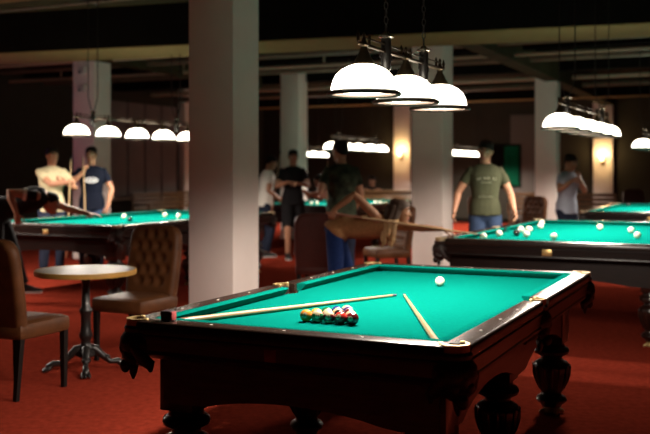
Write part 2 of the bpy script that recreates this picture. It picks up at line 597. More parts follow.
        for da, zz, rr in ((-.5, H - .15, .022), (.5, H - .15, .022), (0, H - .12, .028), (0, H - .20, .024), (-.9, H - .09, .018), (.9, H - .09, .018)):
            b.ball((x + (ro + .004) * math.cos(an + da), y + (ro + .004) * math.sin(an + da), zz), (rr, rr, rr * 1.3), seg=12)
        b.tube([(cx, cy, H - .21), (cx, cy, H - .235), (cx, cy, H - .255)], [.022, .016, .008], 10)
        for da in (-1.1, 1.1):               # scrolls running back to the frame
            sx_, sy_ = x + (ro + .012) * math.cos(an + da), y + (ro + .012) * math.sin(an + da)
            ex_, ey_ = x * .985 - .04 * math.cos(an) + .075 * math.cos(an + da * 1.25), y - .04 * math.sin(an) + .075 * math.sin(an + da * 1.25)
            b.tube([(sx_, sy_, H - .11), ((sx_ + ex_) / 2, (sy_ + ey_) / 2, H - .165), (ex_, ey_, H - .19), (ex_, ey_, H - .21)], [.024, .028, .024, .012], 10)
        b.build('pocket_drop', 'leather_black', t)
    # plates on the short ends and long sides
    b = MB()
    pl = [((-.04, -hl + .014, H - .098), (.052, .014, .052))] if not russian else [((0, -hl + .004, H - .095), (.085, .008, .055))]
    for cc, sz in pl:
        b.box(cc, sz, bev=.002)
    b.build('name_plate', 'plate' if not russian else 'goldplate', t)
    return t


T1C = Vector((.422, 4.99, 0))
table1 = make_table(1.55, 2.82, .853, 'pool_table', 'nearest pool table, dark carved wood, with racked coloured balls and two cues on green cloth', False)
table1.location = T1C - U * .015
table1.rotation_euler = (0, 0, YAW)
Y2 = math.radians(-26.6)
U2, V2 = Vector((math.cos(Y2), math.sin(Y2), 0)), Vector((-math.sin(Y2), math.cos(Y2), 0))
RW, RL, RH = 2.1, 3.8, .88
table2 = make_table(RW, RL, RH, 'billiard_table', 'large billiard table at right with ivory balls, a woman leaning over its corner', True)
T2C = Vector((1.0, 8.6, 0)) + U2 * RW / 2 + V2 * RL / 2
table2.location = T2C
table2.rotation_euler = (0, 0, Y2)
T3C = Vector((3.93, 14.4, 0)) + U * RW / 2 + V * RL / 2
table3 = dup(table2, 'far right billiard table behind the right table, with a white cloth on its front rail', T3C, YAW)
T4C = Vector((-2.34, 10.5, 0)) - U * RW / 2 + V * RL / 2
table4 = dup(table2, 'billiard table at left behind the tufted chair, a man in black leaning over it', T4C, YAW)
T6C = Vector((.42, 16.5, 0)) - U * RW / 2 + V * RL / 2
table6 = dup(table2, 'farthest middle billiard table, seen behind the man in the camouflage shirt', T6C, YAW)


# ------------------------------------------------------------------ lamps
def make_lamp(n, sp, label):
    t = thing('billiard_lamp', label, 'lamp', group='hanging billiard lamps')      # origin: middle of the shade rims; long axis = local y
    x0 = -(n - 1) / 2 * sp
    zbar = .235
    b = MB()
    b.tube([(0, x0 - .06, zbar), (0, -x0 + .06, zbar)], .010, 10)
    b.tube([(0, x0, zbar + .035), (0, -x0, zbar + .035)], .005, 8)
    for i in range(n):
        y = x0 + i * sp
        for dy in (-.07, .07):
            b.lathe([(.004, 0), (.009, .012), (.006, .02), (.010, .035), (.003, .06)], (0, y + dy, zbar), 10)
    b.build('crossbar', 'bronze', t)
    ys = [-sp * .5, sp * .5] if n == 3 else [-sp * 1.5, sp * 1.5] if n == 5 else [0]
    if n == 5:
        ys = [-sp * .5 - sp, sp * .5 + sp]
    for y in ys:
        b = MB()
        b.lathe([(.012, .13), (.020, .14), (.026, .15), (.026, .30), (.018, .31)], (0, y, 0), 18)
        for sg in (-1, 1):                   # scrolls hooking to the bar
            pts = [(0, y + sg * (.03 + .05 * math.cos(a)), .20 + .05 * math.sin(a)) for a in [k * PI / 8 for k in range(0, 11)]]
            b.tube(pts, .005, 6)
        p = b.build('post', 'iron', t)
        b = MB(); b.lathe([(.020, .298), (.040, .306), (.040, .314), (.022, .322), (.010, .335)], (0, y, 0), 18)
        b.build('collar', 'silver', p)
        b = MB()
        zt = ZC - 1.885
        if n == 5:                           # long lamps hang on pairs of thin rods
            for sx in (-1, 1):
                b.tube([(sx * .02, y, .32), (sx * .075, y, .50), (sx * .075, y, zt)], .0065, 6, round_=False)
            b.box((0, y, zt - .03), (.22, .03, .03))
            b.tube([(-.075, y - .30, zt - .05), (.075, y + .30, zt - .05)], .012, 6)
            b.build('hanger', 'iron', t)
            continue
        k = 0
        z = .335
        while z < zt - .05:                  # chain links
            r, hh = .010, .022
            pts = []
            for a in range(9):
                an = 2 * PI * a / 8
                q = (r * math.cos(an), hh * math.sin(an))
                pts.append((q[0] if k % 2 else 0, y + (0 if k % 2 else q[0]), z + .022 + q[1]))
            b.tube(pts, .0028, 5, round_=False)
            z += .037
            k += 1
        b.lathe([(.045, zt - .03), (.05, zt - .012), (.05, zt)], (0, y, 0), 16)
        b.build('chain', 'iron', t)
    for i in range(n):
        y = x0 + i * sp
        b = MB()
        out = [(.158, .006), (.1575, .03), (.150, .06), (.134, .09), (.108, .115), (.075, .132), (.048, .14)]
        inn = [(r - .006, z - .003 if z > .01 else z) for r, z in reversed(out)]
        b.lathe(out + inn, (0, y, 0), 36, caps=False)
        # close the two ends of the wall
        sh = b.build('shade', 'opal', t)
        b = MB(); b.lathe([(.150, .004), (.153, .016), (.162, .014), (.176, .006), (.181, -.002), (.176, -.010), (.152, -.004), (.150, .004)], (0, y, 0), 36, caps=False)
        b.build('rim', 'rimmetal', sh)
        b = MB(); b.lathe([(.050, .136), (.054, .142), (.048, .150), (.044, .162), (.036, .172), (.026, .195), (.018, .21), (.016, .225), (.022, .232), (.012, .25), (.007, .27), (.010, .28), (.003, .295)], (0, y, 0), 20)
        b.build('cap', 'bronze', sh)
        b = MB(); b.ball((0, y, .075), (.026, .026, .034), seg=14)
        b.lathe([(.013, .105), (.013, .138)], (0, y, 0), 10)
        b.build('bulb', 'bulb', sh)
    return t


LAMP_E = 36.0


def lamp_lights(o, n, sp, e=1.0):
    rz = o.rotation_euler[2]
    for i in range(n):
        y = -(n - 1) / 2 * sp + i * sp
        l = bpy.data.lights.new('lamp_light', 'SPOT')
        l.energy = LAMP_E * e * 4
        l.color = (1, .87, .75)
        l.spot_size = math.radians(169)
        l.spot_blend = .30
        l.shadow_soft_size = .05
        lo = bpy.data.objects.new('lamp_light', l)
        C.objects.link(lo)
        p = Matrix.Rotation(rz, 4, 'Z') @ Vector((0, y, 0))
        lo.location = Vector(o.location) + p + Vector((0, 0, .035))


def place(o, c, z, rz, n, sp, e=1.0):
    o.location = (c[0], c[1], z)
    o.rotation_euler = (0, 0, rz)
    lamp_lights(o, n, sp, e)


lamp1 = make_lamp(3, .58, 'nearest hanging lamp, three white dome shades over the pool table')
place(lamp1, T1C + U * .02 + V * -.02, 1.868, YAW, 3, .58, .95)
lamp5 = make_lamp(5, .62, 'hanging lamp of five white domes over the right table')
place(lamp5, T2C - U2 * .03, 1.9, Y2, 5, .62, .9)
l4 = dup(lamp5, 'hanging lamp of five white domes over the left table', (0, 0, 0))
place(l4, T4C - U * .09, 1.94, YAW, 5, .62, .75)
l6 = dup(lamp5, 'hanging lamp of five white domes behind the head of the man in camouflage', (0, 0, 0))
place(l6, T6C + U * .42, 1.90, YAW, 5, .62, .7)
l3 = dup(lamp5, 'hanging lamp cut by the right edge of the photo', (0, 0, 0))
place(l3, T3C - U * .18, 1.86, YAW, 5, .62, .8)
l7 = dup(lamp5, 'farthest lamp, a bright strip of domes behind the head of the man in olive', (0, 0, 0))
place(l7, (3.75, 24.5), 1.88, YAW, 5, .62, .7)
lamp3 = dup(lamp1, 'small distant lamp low beside the head of the man in black', (0, 0, 0))
place(lamp3, (-.3, 24.9), 1.876, YAW, 3, .60, .7)
# the next tables of the grid stand outside the frame; their lamps light the near columns
l8 = dup(lamp5, 'hanging lamp over a table outside the left edge', (0, 0, 0))
place(l8, room(-5.2, .9), 1.9, YAW, 5, .62, .8)

# sconces on the pilasters
def make_sconce(label):
    t = thing('wall_sconce', label, 'lamp', group='sconces on the back wall')
    b = MB(); b.box((0, .01, 0), (.09, .02, .22), bev=.004)
    b.tube([(0, 0, -.04), (0, -.10, -.06), (0, -.13, .0)], .012, 8)
    b.build('bracket', 'brass', t)
    b = MB(); b.lathe([(.03, 0), (.045, .03), (.065, .08), (.075, .13), (.070, .13), (.059, .08), (.039, .035), (.02, .01)], (0, -.13, 0), 20, caps=False)
    b.build('shade', 'sconceglass', t)
    return t


sc = make_sconce('glowing wall sconce on the pale pilaster left of the middle column')
for i, px in enumerate((403, 603.5)):
    o = sc if i == 0 else dup(sc, 'glowing wall sconce on the pale pilaster at right, behind the far table', (0, 0, 0))
    p = room(pil_u[i], VFAR - .145)
    z = HC - ((157 if i == 0 else 161.5) - YH) / F * p.y
    o.location = (p.x, p.y, z)
    o.rotation_euler = (0, 0, YAW)
    l = bpy.data.lights.new('sconce_light', 'POINT'); l.energy = 32; l.color = (1, .66, .28); l.shadow_soft_size = .08
    lo = bpy.data.objects.new('sconce_light', l); C.objects.link(lo); lo.location = p - V * .2 + Vector((0, 0, z + .12))

# violet point light added far to the left to tint the man in cream
l = bpy.data.lights.new('violet_light', 'POINT'); l.energy = 3.5; l.color = (.55, .15, 1); l.shadow_soft_size = .15
lo = bpy.data.objects.new('violet_light', l); C.objects.link(lo); lo.location = (-5.25, 14.3, 2.0)

# ------------------------------------------------------------------ cues
def make_cue(p0, p1, label, butt=.45):
    """p0 butt end, p1 tip"""
    p0, p1 = Vector(p0), Vector(p1)
    t = thing('cue_stick', label, 'cue', p0, group='billiard cues')
    d = p1 - p0
    L = d.length
    t.rotation_euler = d.to_track_quat('Z', 'Y').to_euler()
    rr = lambda f: .0145 + (.006 - .0145) * f
    b = MB(); b.lathe([(rr(butt / L), butt), (rr(.7), L * .7), (rr(1), L - .012)], n=14)
    b.build('shaft', 'cuewood', t)
    b = MB(); b.lathe([(.011, 0), (.0145, .004), (rr(butt / L) + .0004, butt)], n=14)
    b.build('butt', 'cuebutt', t)
    b = MB(); b.lathe([(.0062, L - .03), (.0062, L - .008), (.0055, L)], n=12)
    b.build('tip', 'cuetip', t)
    return t


BZ1 = .853 - .042
cue_r = .016
make_cue(at(180, 321, F * (HC - BZ1 - .0155) / 150), at(396, 295, F * (HC - BZ1 - .008) / 124), 'cue lying behind the racked balls on the nearest table', .04)


# ------------------------------------------------------------------ balls
def ball_obj(name, mats, r, p, label, group, spot=None, stripe=False, num=None):
    bm = bmesh.new()
    bmesh.ops.create_uvsphere(bm, u_segments=32, v_segments=24, radius=r)
    if spot is not None:
        sv = Vector(spot).normalized()
        for f in bm.faces:
            c = f.calc_center_median().normalized()
            if c.angle(sv) < .42 or c.angle(-sv) < .42:
                f.material_index = 1
            elif stripe and abs(c.z) > .55:
                f.material_index = 1
    for f in bm.faces:
        f.smooth = True
    me = bpy.data.meshes.new(name)
    bm.to_mesh(me); bm.free()
    for m in mats:
        me.materials.append(m)
    o = bpy.data.objects.new(name, me)
    C.objects.link(o)
    o.location = p
    if num:
        cu = bpy.data.curves.new('number', 'FONT'); cu.body = num; cu.align_x = 'CENTER'; cu.align_y = 'CENTER'; cu.size = r * .62
        to = bpy.data.objects.new('tmp', cu); C.objects.link(to)
        me2 = bpy.data.meshes.new_from_object(to.evaluated_get(bpy.context.evaluated_depsgraph_get()))
        bpy.data.objects.remove(to)
        bm = bmesh.new(); bm.from_mesh(me2)
        bmesh.ops.subdivide_edges(bm, edges=bm.edges[:], cuts=1)
        q = Vector(spot).normalized().to_track_quat('Z', 'Y').to_matrix()
        for v in bm.verts:
            w = Vector((v.co.x, v.co.y, r))
            v.co = q @ (w.normalized() * r * 1.008)
        bm.to_mesh(me2); bm.free()
        me2.name = 'number'
        me2.materials.clear()
        me2.materials.append(M['ballblack'])
        n = bpy.data.objects.new('number', me2); C.objects.link(n); n.parent = o
    return tag(o, label, 'ball', group)


def bmat(n, c):
    return mat('ball_' + n, c, .1, spec=.6, coat=.5)


PB = {'yellow': bmat('yellow', (.75, .42, .05)), 'orange': bmat('orange', (.72, .27, .04)), 'red': bmat('red', (.50, .035, .025)), 'maroon': bmat('maroon', (.13, .012, .015)),
      'blue': bmat('blue', (.02, .04, .22)), 'purple': bmat('purple', (.05, .02, .14)), 'green': bmat('green', (.02, .16, .06)), 'black': M['ballblack'], 'white': bmat('ivory', (.58, .48, .31))}
R1 = .0286
front = at(329, 317.2, F * (HC - BZ1 - R1) / (317.2 - YH))
front.z = BZ1 + R1 + .0004
rackspec = [
    [('orange', 0, '5', 'orange pool ball at the left end of the rack front row'), ('green', 1, '14', 'green and ivory striped pool ball second from left in the rack front row'),
     ('maroon', 1, '15', 'ivory pool ball with brown band in the middle of the rack front row'), ('red', 0, '3', 'red pool ball second from right in the rack front row'),
     ('maroon', 0, '7', 'dark maroon pool ball at the right end of the rack front row')],
    [('yellow', 0, '1', 'yellow pool ball at left in the second row of the rack'), ('red', 1, '11', 'red striped pool ball second in the second row of the rack'),
     ('black', 0, '8', 'black pool ball third in the second row of the rack'), ('red', 1, '11', 'red striped pool ball at right in the second row of the rack')],
    [('green', 0, '6', 'green pool ball at left in the third row of the rack'), ('orange', 1, '13', 'orange striped pool ball in the middle of the third row of the rack'),
     ('maroon', 0, '7', 'maroon pool ball at right in the third row of the rack')],
    [('blue', 0, '2', 'blue pool ball at left behind the red ball near the rack apex'), ('purple', 0, '4', 'dark violet pool ball at right near the rack apex')],
    [('blue', 1, '10', 'blue striped pool ball at the far apex of the rack')]]
for j, row in enumerate(rackspec):
    for i, (cn, st, num, lb) in enumerate(row):
        off = (i - (len(row) - 1) / 2) * .0578
        p = front + U * off + V * (.0501 * j)
        sp = Vector((random.uniform(-.5, .3), -1, random.uniform(.1, .8)))
        if st:
            sp.z = random.uniform(.0, .35)
        ball_obj('pool_ball', [PB[cn], PB['white']], R1, p, lb, 'racked pool balls', sp, bool(st), num)
q = at(440, 281.5, F * (HC - BZ1 - R1) / (281.5 - YH))
q.z = BZ1 + R1 + .0004
ball_obj('cue_ball', [M['cream']], R1, q, 'white cue ball alone on the nearest green cloth', None)

BZ2 = RH - .042
R2 = .034


def on_bed(px, y):
    """ball whose centre is seen at (px, y), resting on a big table's bed"""
    d = F * (HC - BZ2 - R2 - .0005) / (y - YH)
    return at(px, y, d)


b2 = [(483.5, 236.2, 0, "ivory ball just ahead of the woman's cue tip on the right table"), (499, 233.5, 0, 'ivory ball second from the cue tip on the right table'),
      (516.5, 232.8, 1, 'dark ball in the small cluster on the right table'), (520.8, 229.2, 0, 'ivory ball at upper left of the cluster behind the dark ball'),
      (529, 229.2, 0, 'ivory ball at upper right of the small cluster'), (526.5, 234.2, 0, 'ivory ball nearest the camera in the small cluster'),
      (540.3, 226.0, 0, 'nearer of two ivory balls in line by the far left rail'), (541.5, 222.6, 0, 'farther of two ivory balls in line by the far left rail'),
      (553.7, 236.5, 0, 'ivory ball alone near the front rail of the right table'), (600, 227.2, 0, 'ivory ball alone at the back middle of the right table'),
      (631, 230, 0, 'left of two ivory balls at the right edge of the right table'), (637.5, 235.3, 0, 'right and nearer of two ivory balls at the right edge of the right table')]
for px, y, k, lb in b2:
    ball_obj('billiard_ball', [M['ballblack' if k else 'cream']], R2, on_bed(px, y), lb, 'balls on the right table')
for px, y, k, lb in [(124, 216.4, 0, 'ivory ball beside the black ball on the left table'), (130, 219.5, 1, 'black ball on the left table'),
                     (165, 215, 0, 'left of two ivory balls near the column on the left table'), (178.6, 216.2, 0, 'right of two ivory balls near the column on the left table')]:
    ball_obj('billiard_ball', [M['ballblack' if k else 'cream']], R2, on_bed(px, y), lb, 'balls on the left table')
for px, y, k, lb in [(311, 203.2, 0, 'left of two ivory balls on the farthest table beside the man in black'), (317, 203.0, 0, 'right of two ivory balls on the farthest table beside the man in black'),
                     (375.5, 202.6, 0, 'left of two ivory balls above the woman on the farthest table'), (380.5, 202.9, 0, 'right of two ivory balls above the woman on the farthest table')]:
    ball_obj('billiard_ball', [M['cream']], R2, on_bed(px, y), lb, 'balls on the farthest table')
ball_obj('billiard_ball', [M['ballblack']], R2, on_bed(628, 204.6), 'black ball on the far right table', None)

# cue resting in the near right pocket, chalk, towel
make_cue(at(437.5, 343.5, F * (HC - BZ1 - .0155) / 172.5), at(404, 294.5, F * (HC - BZ1 - .008) / 123.5), 'cue lying with its butt in the near right corner pocket', .02)
p = at(168, 322, 4.02)
p.z = .853 + .024
t = thing('chalk_block', 'dark wrapped chalk block with a red end on the near left rail', 'chalk', (p.x, p.y, .8535), YAW)
b = MB(); b.box((0, 0, .022), (.050, .040, .044), bev=.003)
b.build('wrapper', 'chalkblack', t)
b = MB(); b.box((.028, 0, .022), (.008, .034, .036), bev=.002)
b.build('chalk_face', 'red', t)
b = MB()
cpos = T3C + U * .33 - V * (RL / 2 - .07)
b.box((0, 0, .006), (.50, .14, .012), bev=.003)
b.box((.02, .01, .016), (.40, .11, .010), bev=.003)
o = b.build('cloth_towel', 'white', loc=(cpos.x, cpos.y, RH + .001)); o.rotation_euler = (0, 0, YAW)
tag(o, 'folded white cloth on the front rail of the far right table', 'cloth')


# ------------------------------------------------------------------ chairs and bar table
def make_chair(label, leather, tuft=True):
    """faces local +y; origin on the floor under the seat"""
    t = thing('dining_chair', label, 'chair', group='upholstered chairs')
    w, dp = .50, .49
    b = MB()
    b.box((0, 0, .445), (w, dp, .11), bev=.03)
    # slightly crowned top
    rs = []
    for k in range(5):
        f = k / 4
        s = math.cos(f * PI / 2) ** .5
        z = .492 + .022 * math.sin(f * PI / 2)
        rs.append([Vector((sx * (w / 2 - .02) * (s * .98 + .02), sy * (dp / 2 - .02) * (s * .98 + .02), z)) for sx, sy in ((-1, -1), (1, -1), (1, 1), (-1, 1))])
    b.rings(rs)
    b.build('seat', leather, t)
    # back: rounded top panel leaning backwards, diamond tufting on the front
    b = MB()
    lean = math.radians(9)
    hgt = .60
    m = Matrix.Translation((0, -dp / 2 + .045, .46)) @ Matrix.Rotation(lean, 4, 'X')
    nx, nz = 28, 34

    def half(z):
        f = z / hgt
        hw_ = w / 2 - .005 + .012 * math.sin(f * PI)
        rr = .11
        if z > hgt - rr:
            q = (z - (hgt - rr)) / rr
            hw_ -= rr * (1 - math.sqrt(max(0, 1 - q * q)))
        return hw_
    front, back = [], []
    bt = []
    if tuft:
        for r in range(5):
            for cidx in range(-2, 3):
                x = cidx * .10 + (.05 if r % 2 else 0)
                if abs(x) < .20:
                    bt.append((x, .14 + r * .095))
    for j in range(nz + 1):
        z = hgt * j / nz
        hw_ = half(z)
        fr, bk = [], []
        for i in range(nx + 1):
            x = hw_ * (2 * i / nx - 1)
            e = min(hw_ - abs(x), (hgt - z))
            rnd = .035 * (1 - min(1, e / .035)) ** 2
            y = .045 - rnd
            if tuft:
                dmin = min(math.hypot(x - bx, z - bz_) for bx, bz_ in bt)
                y += .030 * min(1, dmin / .055) - .022
            fr.append(b.bm.verts.new(m @ Vector((x, y, z))))
            bk.append(b.bm.verts.new(m @ Vector((x, -.04 + rnd * .8, z))))
        front.append(fr); back.append(bk)
    for j in range(nz):
        for i in range(nx):
            b.bm.faces.new((front[j][i], front[j][i + 1], front[j + 1][i + 1], front[j + 1][i]))
            b.bm.faces.new((back[j][i + 1], back[j][i], back[j + 1][i], back[j + 1][i + 1]))
        for i, o in ((0, 0), (nx, 1)):
            q = (front[j][i], front[j + 1][i], back[j + 1][i], back[j][i])
            b.bm.faces.new(q)
    for i in range(nx):
        b.bm.faces.new((front[0][i], back[0][i], back[0][i + 1], front[0][i + 1]))
        b.bm.faces.new((front[nz][i], front[nz][i + 1], back[nz][i + 1], back[nz][i]))
    for bx, bz_ in bt:
        b.ball(m @ Vector((bx, .027, bz_)), (.009, .006, .009), seg=8)
    b.build('backrest', leather, t, angle=70)
    for sx in (-1, 1):
        for sy in (-1, 1):
            x, y = sx * (w / 2 - .035), sy * (dp / 2 - .035)
            b = MB()
            kick = -.04 if sy < 0 else 0
            rs = []
            for z, s in ((0, .015), (.2, .018), (.41, .021)):
                o = kick * (1 - z / .41)
                rs.append([Vector((x + a * s, y + o + c * s, z)) for a, c in ((-1, -1), (1, -1), (1, 1), (-1, 1))])
            b.rings(rs)
            b.build('leg', 'chairleg', t, smooth=False)
    return t


def face(dx, dy):                       # z rotation that turns local +y to (dx, dy)
    return math.atan2(-dx, dy)


ch1 = make_chair('brown leather chair cut by the left edge, seen from behind, beside the round table', 'leatherbrown')
ch1.location = (-2.10, 6.37, 0)
ch1.rotation_euler = (0, 0, face(.42, .90))
ch2 = dup(ch1, 'brown tufted leather chair with round-topped back, behind the round table', (-1.52, 7.45, 0), face(-.46, -.89))
chm = make_chair('dark maroon leather chair seen from behind, behind the leaning woman', 'leathermaroon', False)
chm.location = (-.03, 10.1, 0)
chm.rotation_euler = (0, 0, face(.18, .98))
ch4 = dup(ch1, 'brown leather chair in front of the middle white column, under the leaning woman', (.80, 12.05, 0), face(-.95, -.30))
ch5 = dup(ch1, 'brown leather chair behind the right table, left of the far right column', (3.55, 16.4, 0), face(-.75, -.66))
ch6 = dup(ch1, 'brown leather chair by the back wall between the olive shirt and the right column', (2.95, 16.8, 0), face(.5, -.86))
ch7 = dup(chm, 'maroon leather chair against the back wall at the far right', (7.55, 22.6, 0), face(-.1, -1))

# round bar table
t = thing('bar_table', 'round bar table with wooden top on a black cast iron pedestal, at left', 'table', (-1.80, 7.0, 0))
b = MB(); b.lathe([(.30, .725), (.362, .727), (.362, .7602), (.30, .7605), (.05, .7605)], n=64)
b.build('tabletop', 'tabletop', t)
b = MB(); b.lathe([(.358, .722), (.374, .724), (.377, .742), (.374, .760), (.360, .7615), (.360, .722)], n=64, caps=False)
b.build('edge_band', 'tableedge', t)
b = MB(); b.lathe([(.030, .12), (.050, .14), (.055, .17), (.036, .20), (.036, .23), (.048, .25), (.052, .27), (.040, .30), (.036, .36), (.038, .42), (.048, .44), (.048, .46), (.032, .48), (.028, .64), (.030, .66), (.035, .69), (.11, .705), (.13, .722)], n=24)
b.build('pedestal', 'iron', t)
b = MB()
for k in range(4):
    a = math.radians(-76 + 90 * k)
    cs, sn = math.cos(a), math.sin(a)
    pts = [(.02, .17), (.07, .16), (.12, .11), (.18, .06), (.235, .062), (.27, .036)]
    b.tube([(cs * r, sn * r, z) for r, z in pts], [.030, .032, .026, .020, .024, .026], 10)
    for dd in (-.25, 0, .25):
        b.tube([(.262 * math.cos(a + dd * .3), .262 * math.sin(a + dd * .3), .03), (.305 * math.cos(a + dd * .35), .305 * math.sin(a + dd * .35), .014)], [.016, .013], 8)
    b.ball((cs * .15, sn * .15, .095), (.03, .03, .02), seg=10)
b.lathe([(.05, .10), (.075, .115), (.07, .15), (.045, .165)], n=20)
b.build('base', 'iron', t)

# benches and far furniture
def make_bench(label, w, seat_m='bench', back=True):
    t = thing('wooden_bench', label, 'bench', group='wooden benches')
    b = MB()
    for k in range(4):
        b.box((0, -.18 + k * .12, .44), (w, .105, .035), bev=.006)
    b.build('seat', seat_m, t)
    if back:
        b = MB()
        for k in range(4):
            b.box((0, .28 + k * .02, .56 + k * .115), (w, .03, .085), bev=.006)
        for sx in (-1, 0, 1):
            b.box((sx * (w / 2 - .05), .31, .66), (.05, .05, .56), bev=.005)
        b.build('backrest', seat_m, t)
    for sx in (-1, 1):
        for y in (-.18, .22):
            b = MB(); b.box((sx * (w / 2 - .06), y, .21), (.06, .06, .42), bev=.005)
            b.build('leg', seat_m, t)
        b = MB(); b.box((sx * (w / 2 - .03), .0, .66), (.06, .52, .045), bev=.008)
        b.box((sx * (w / 2 - .03), -.2, .55), (.05, .05, .2))
        b.build('armrest', seat_m, t)
    return t


bn = make_bench('long slatted wooden bench under the mauve panels on the left wall', 2.6)
p = room(UL + .7, leftpt(150))
bn.location = (p.x, p.y, 0); bn.rotation_euler = (0, 0, YAW + PI / 2)
bn2 = copy_tree(bn)
bn2['label'] = 'wooden bench with armrests behind the man in the grey-blue shirt'
p = room(wallpt(582), VFAR - 3.0)
bn2.location = (p.x, p.y, 0); bn2.rotation_euler = (0, 0, YAW)
# counter with the seated man behind the farthest table
t = thing('wooden_counter', 'wooden counter behind the farthest table, where a man in black leans', 'counter', (1.30, 21.75, 0), YAW)
b = MB(); b.box((0, 0, 1.03), (2.1, .42, .05), bev=.008)
b.build('top', 'bench', t)
b = MB(); b.box((0, .05, .5), (2.0, .28, 1.0), bev=.004)
for k in (-.66, 0, .66):
    b.box((k, -.10, .52), (.58, .02, .8), bev=.006)
b.build('body', 'bench', t)
# framed green board
p = room(wallpt(507), VFAR - .03)
t = thing('wall_board', 'dark green framed board on the back wall right of the man in olive', 'board', (p.x, p.y, 0), YAW)
b = MB(); b.box((0, 0, 1.65), (.85, .03, 1.25), bev=.004)
b.build('frame', 'black', t)
b = MB(); b.box((.14, -.02, 1.65), (.42, .02, 1.12))
b.build('panel', 'greenboard', t)
# two little boxes on the left column
u, v = uv(cols[3][0])
for y, lb in ((70, 'upper small grey box on the far left column'), (88, 'lower small grey box on the far left column')):
    p = room(u - .22, v - .035, HC - (y - YH) / F * 15.7)
    t = thing('junction_box', lb, 'box', p, YAW, 'boxes on the left column')
    b = MB(); b.box((0, 0, 0), (.13, .068, .11), bev=.008)
    b.build('body', 'greyplastic', t)
    b = MB(); b.lathe([(.02, 0), (.026, .006), (.02, .012)], n=12, mtx=Matrix.Translation((-.03, -.034, -.03)) @ Matrix.Rotation(PI / 2, 4, 'X'))
    b.build('lens', 'iron', t)


# ------------------------------------------------------------------ people
def remesh(bm, vox, name, mats, smooth_it=3):
    bmesh.ops.recalc_face_normals(bm, faces=bm.faces[:])
    me = bpy.data.meshes.new('tmp'); bm.to_mesh(me); bm.free()
    o = bpy.data.objects.new('tmp', me); C.objects.link(o)
    r = o.modifiers.new('r', 'REMESH'); r.mode = 'VOXEL'; r.voxel_size = vox; r.use_smooth_shade = True
    if smooth_it:
        s = o.modifiers.new('s', 'SMOOTH'); s.factor = .5; s.iterations = smooth_it
    bpy.context.view_layer.update()
    me2 = bpy.data.meshes.new_from_object(o.evaluated_get(bpy.context.evaluated_depsgraph_get()))
    bpy.data.objects.remove(o); bpy.data.meshes.remove(me)
    me2.name = name
    me2.materials.clear()
    for m in mats:
        me2.materials.append(M[m] if isinstance(m, str) else m)
    me2.shade_smooth() if hasattr(me2, 'shade_smooth') else None
    return me2


def oloft(mb, secs, n=20, p=2.3):
    """elliptic sections: (centre, right vec*hw, fwd vec*hd)"""
    rs = []
    for c, a, f in secs:
        ring = []
        for k in range(n):
            t = 2 * PI * k / n
            cx, sx = math.cos(t), math.sin(t)
            ring.append(c + a * (abs(cx) ** (2 / p) * (1 if cx >= 0 else -1)) + f * (abs(sx) ** (2 / p) * (1 if sx >= 0 else -1)))
        rs.append(ring)
    mb.rings(rs)


def ik(a, t, l1, l2, hint):
    d = t - a
    L = d.length
    if L > (l1 + l2) * .999:
        t = a + d.normalized() * (l1 + l2) * .999
        d = t - a; L = d.length
    u = d.normalized()
    x = (l1 * l1 - l2 * l2 + L * L) / (2 * L)
    h = math.sqrt(max(0, l1 * l1 - x * x))
    w = hint - u * hint.dot(u)
    if w.length < 1e-5:
        w = u.orthogonal()
    return a + u * x + w.normalized() * h, t


HEADR = [(-.118, .020, .022, .050), (-.110, .036, .040, .038), (-.090, .050, .062, .018), (-.055, .063, .084, .006), (-.01, .072, .094, 0), (.035, .076, .099, -.004), (.075, .070, .090, -.008), (.100, .052, .068, -.010), (.114, .026, .036, -.012)]


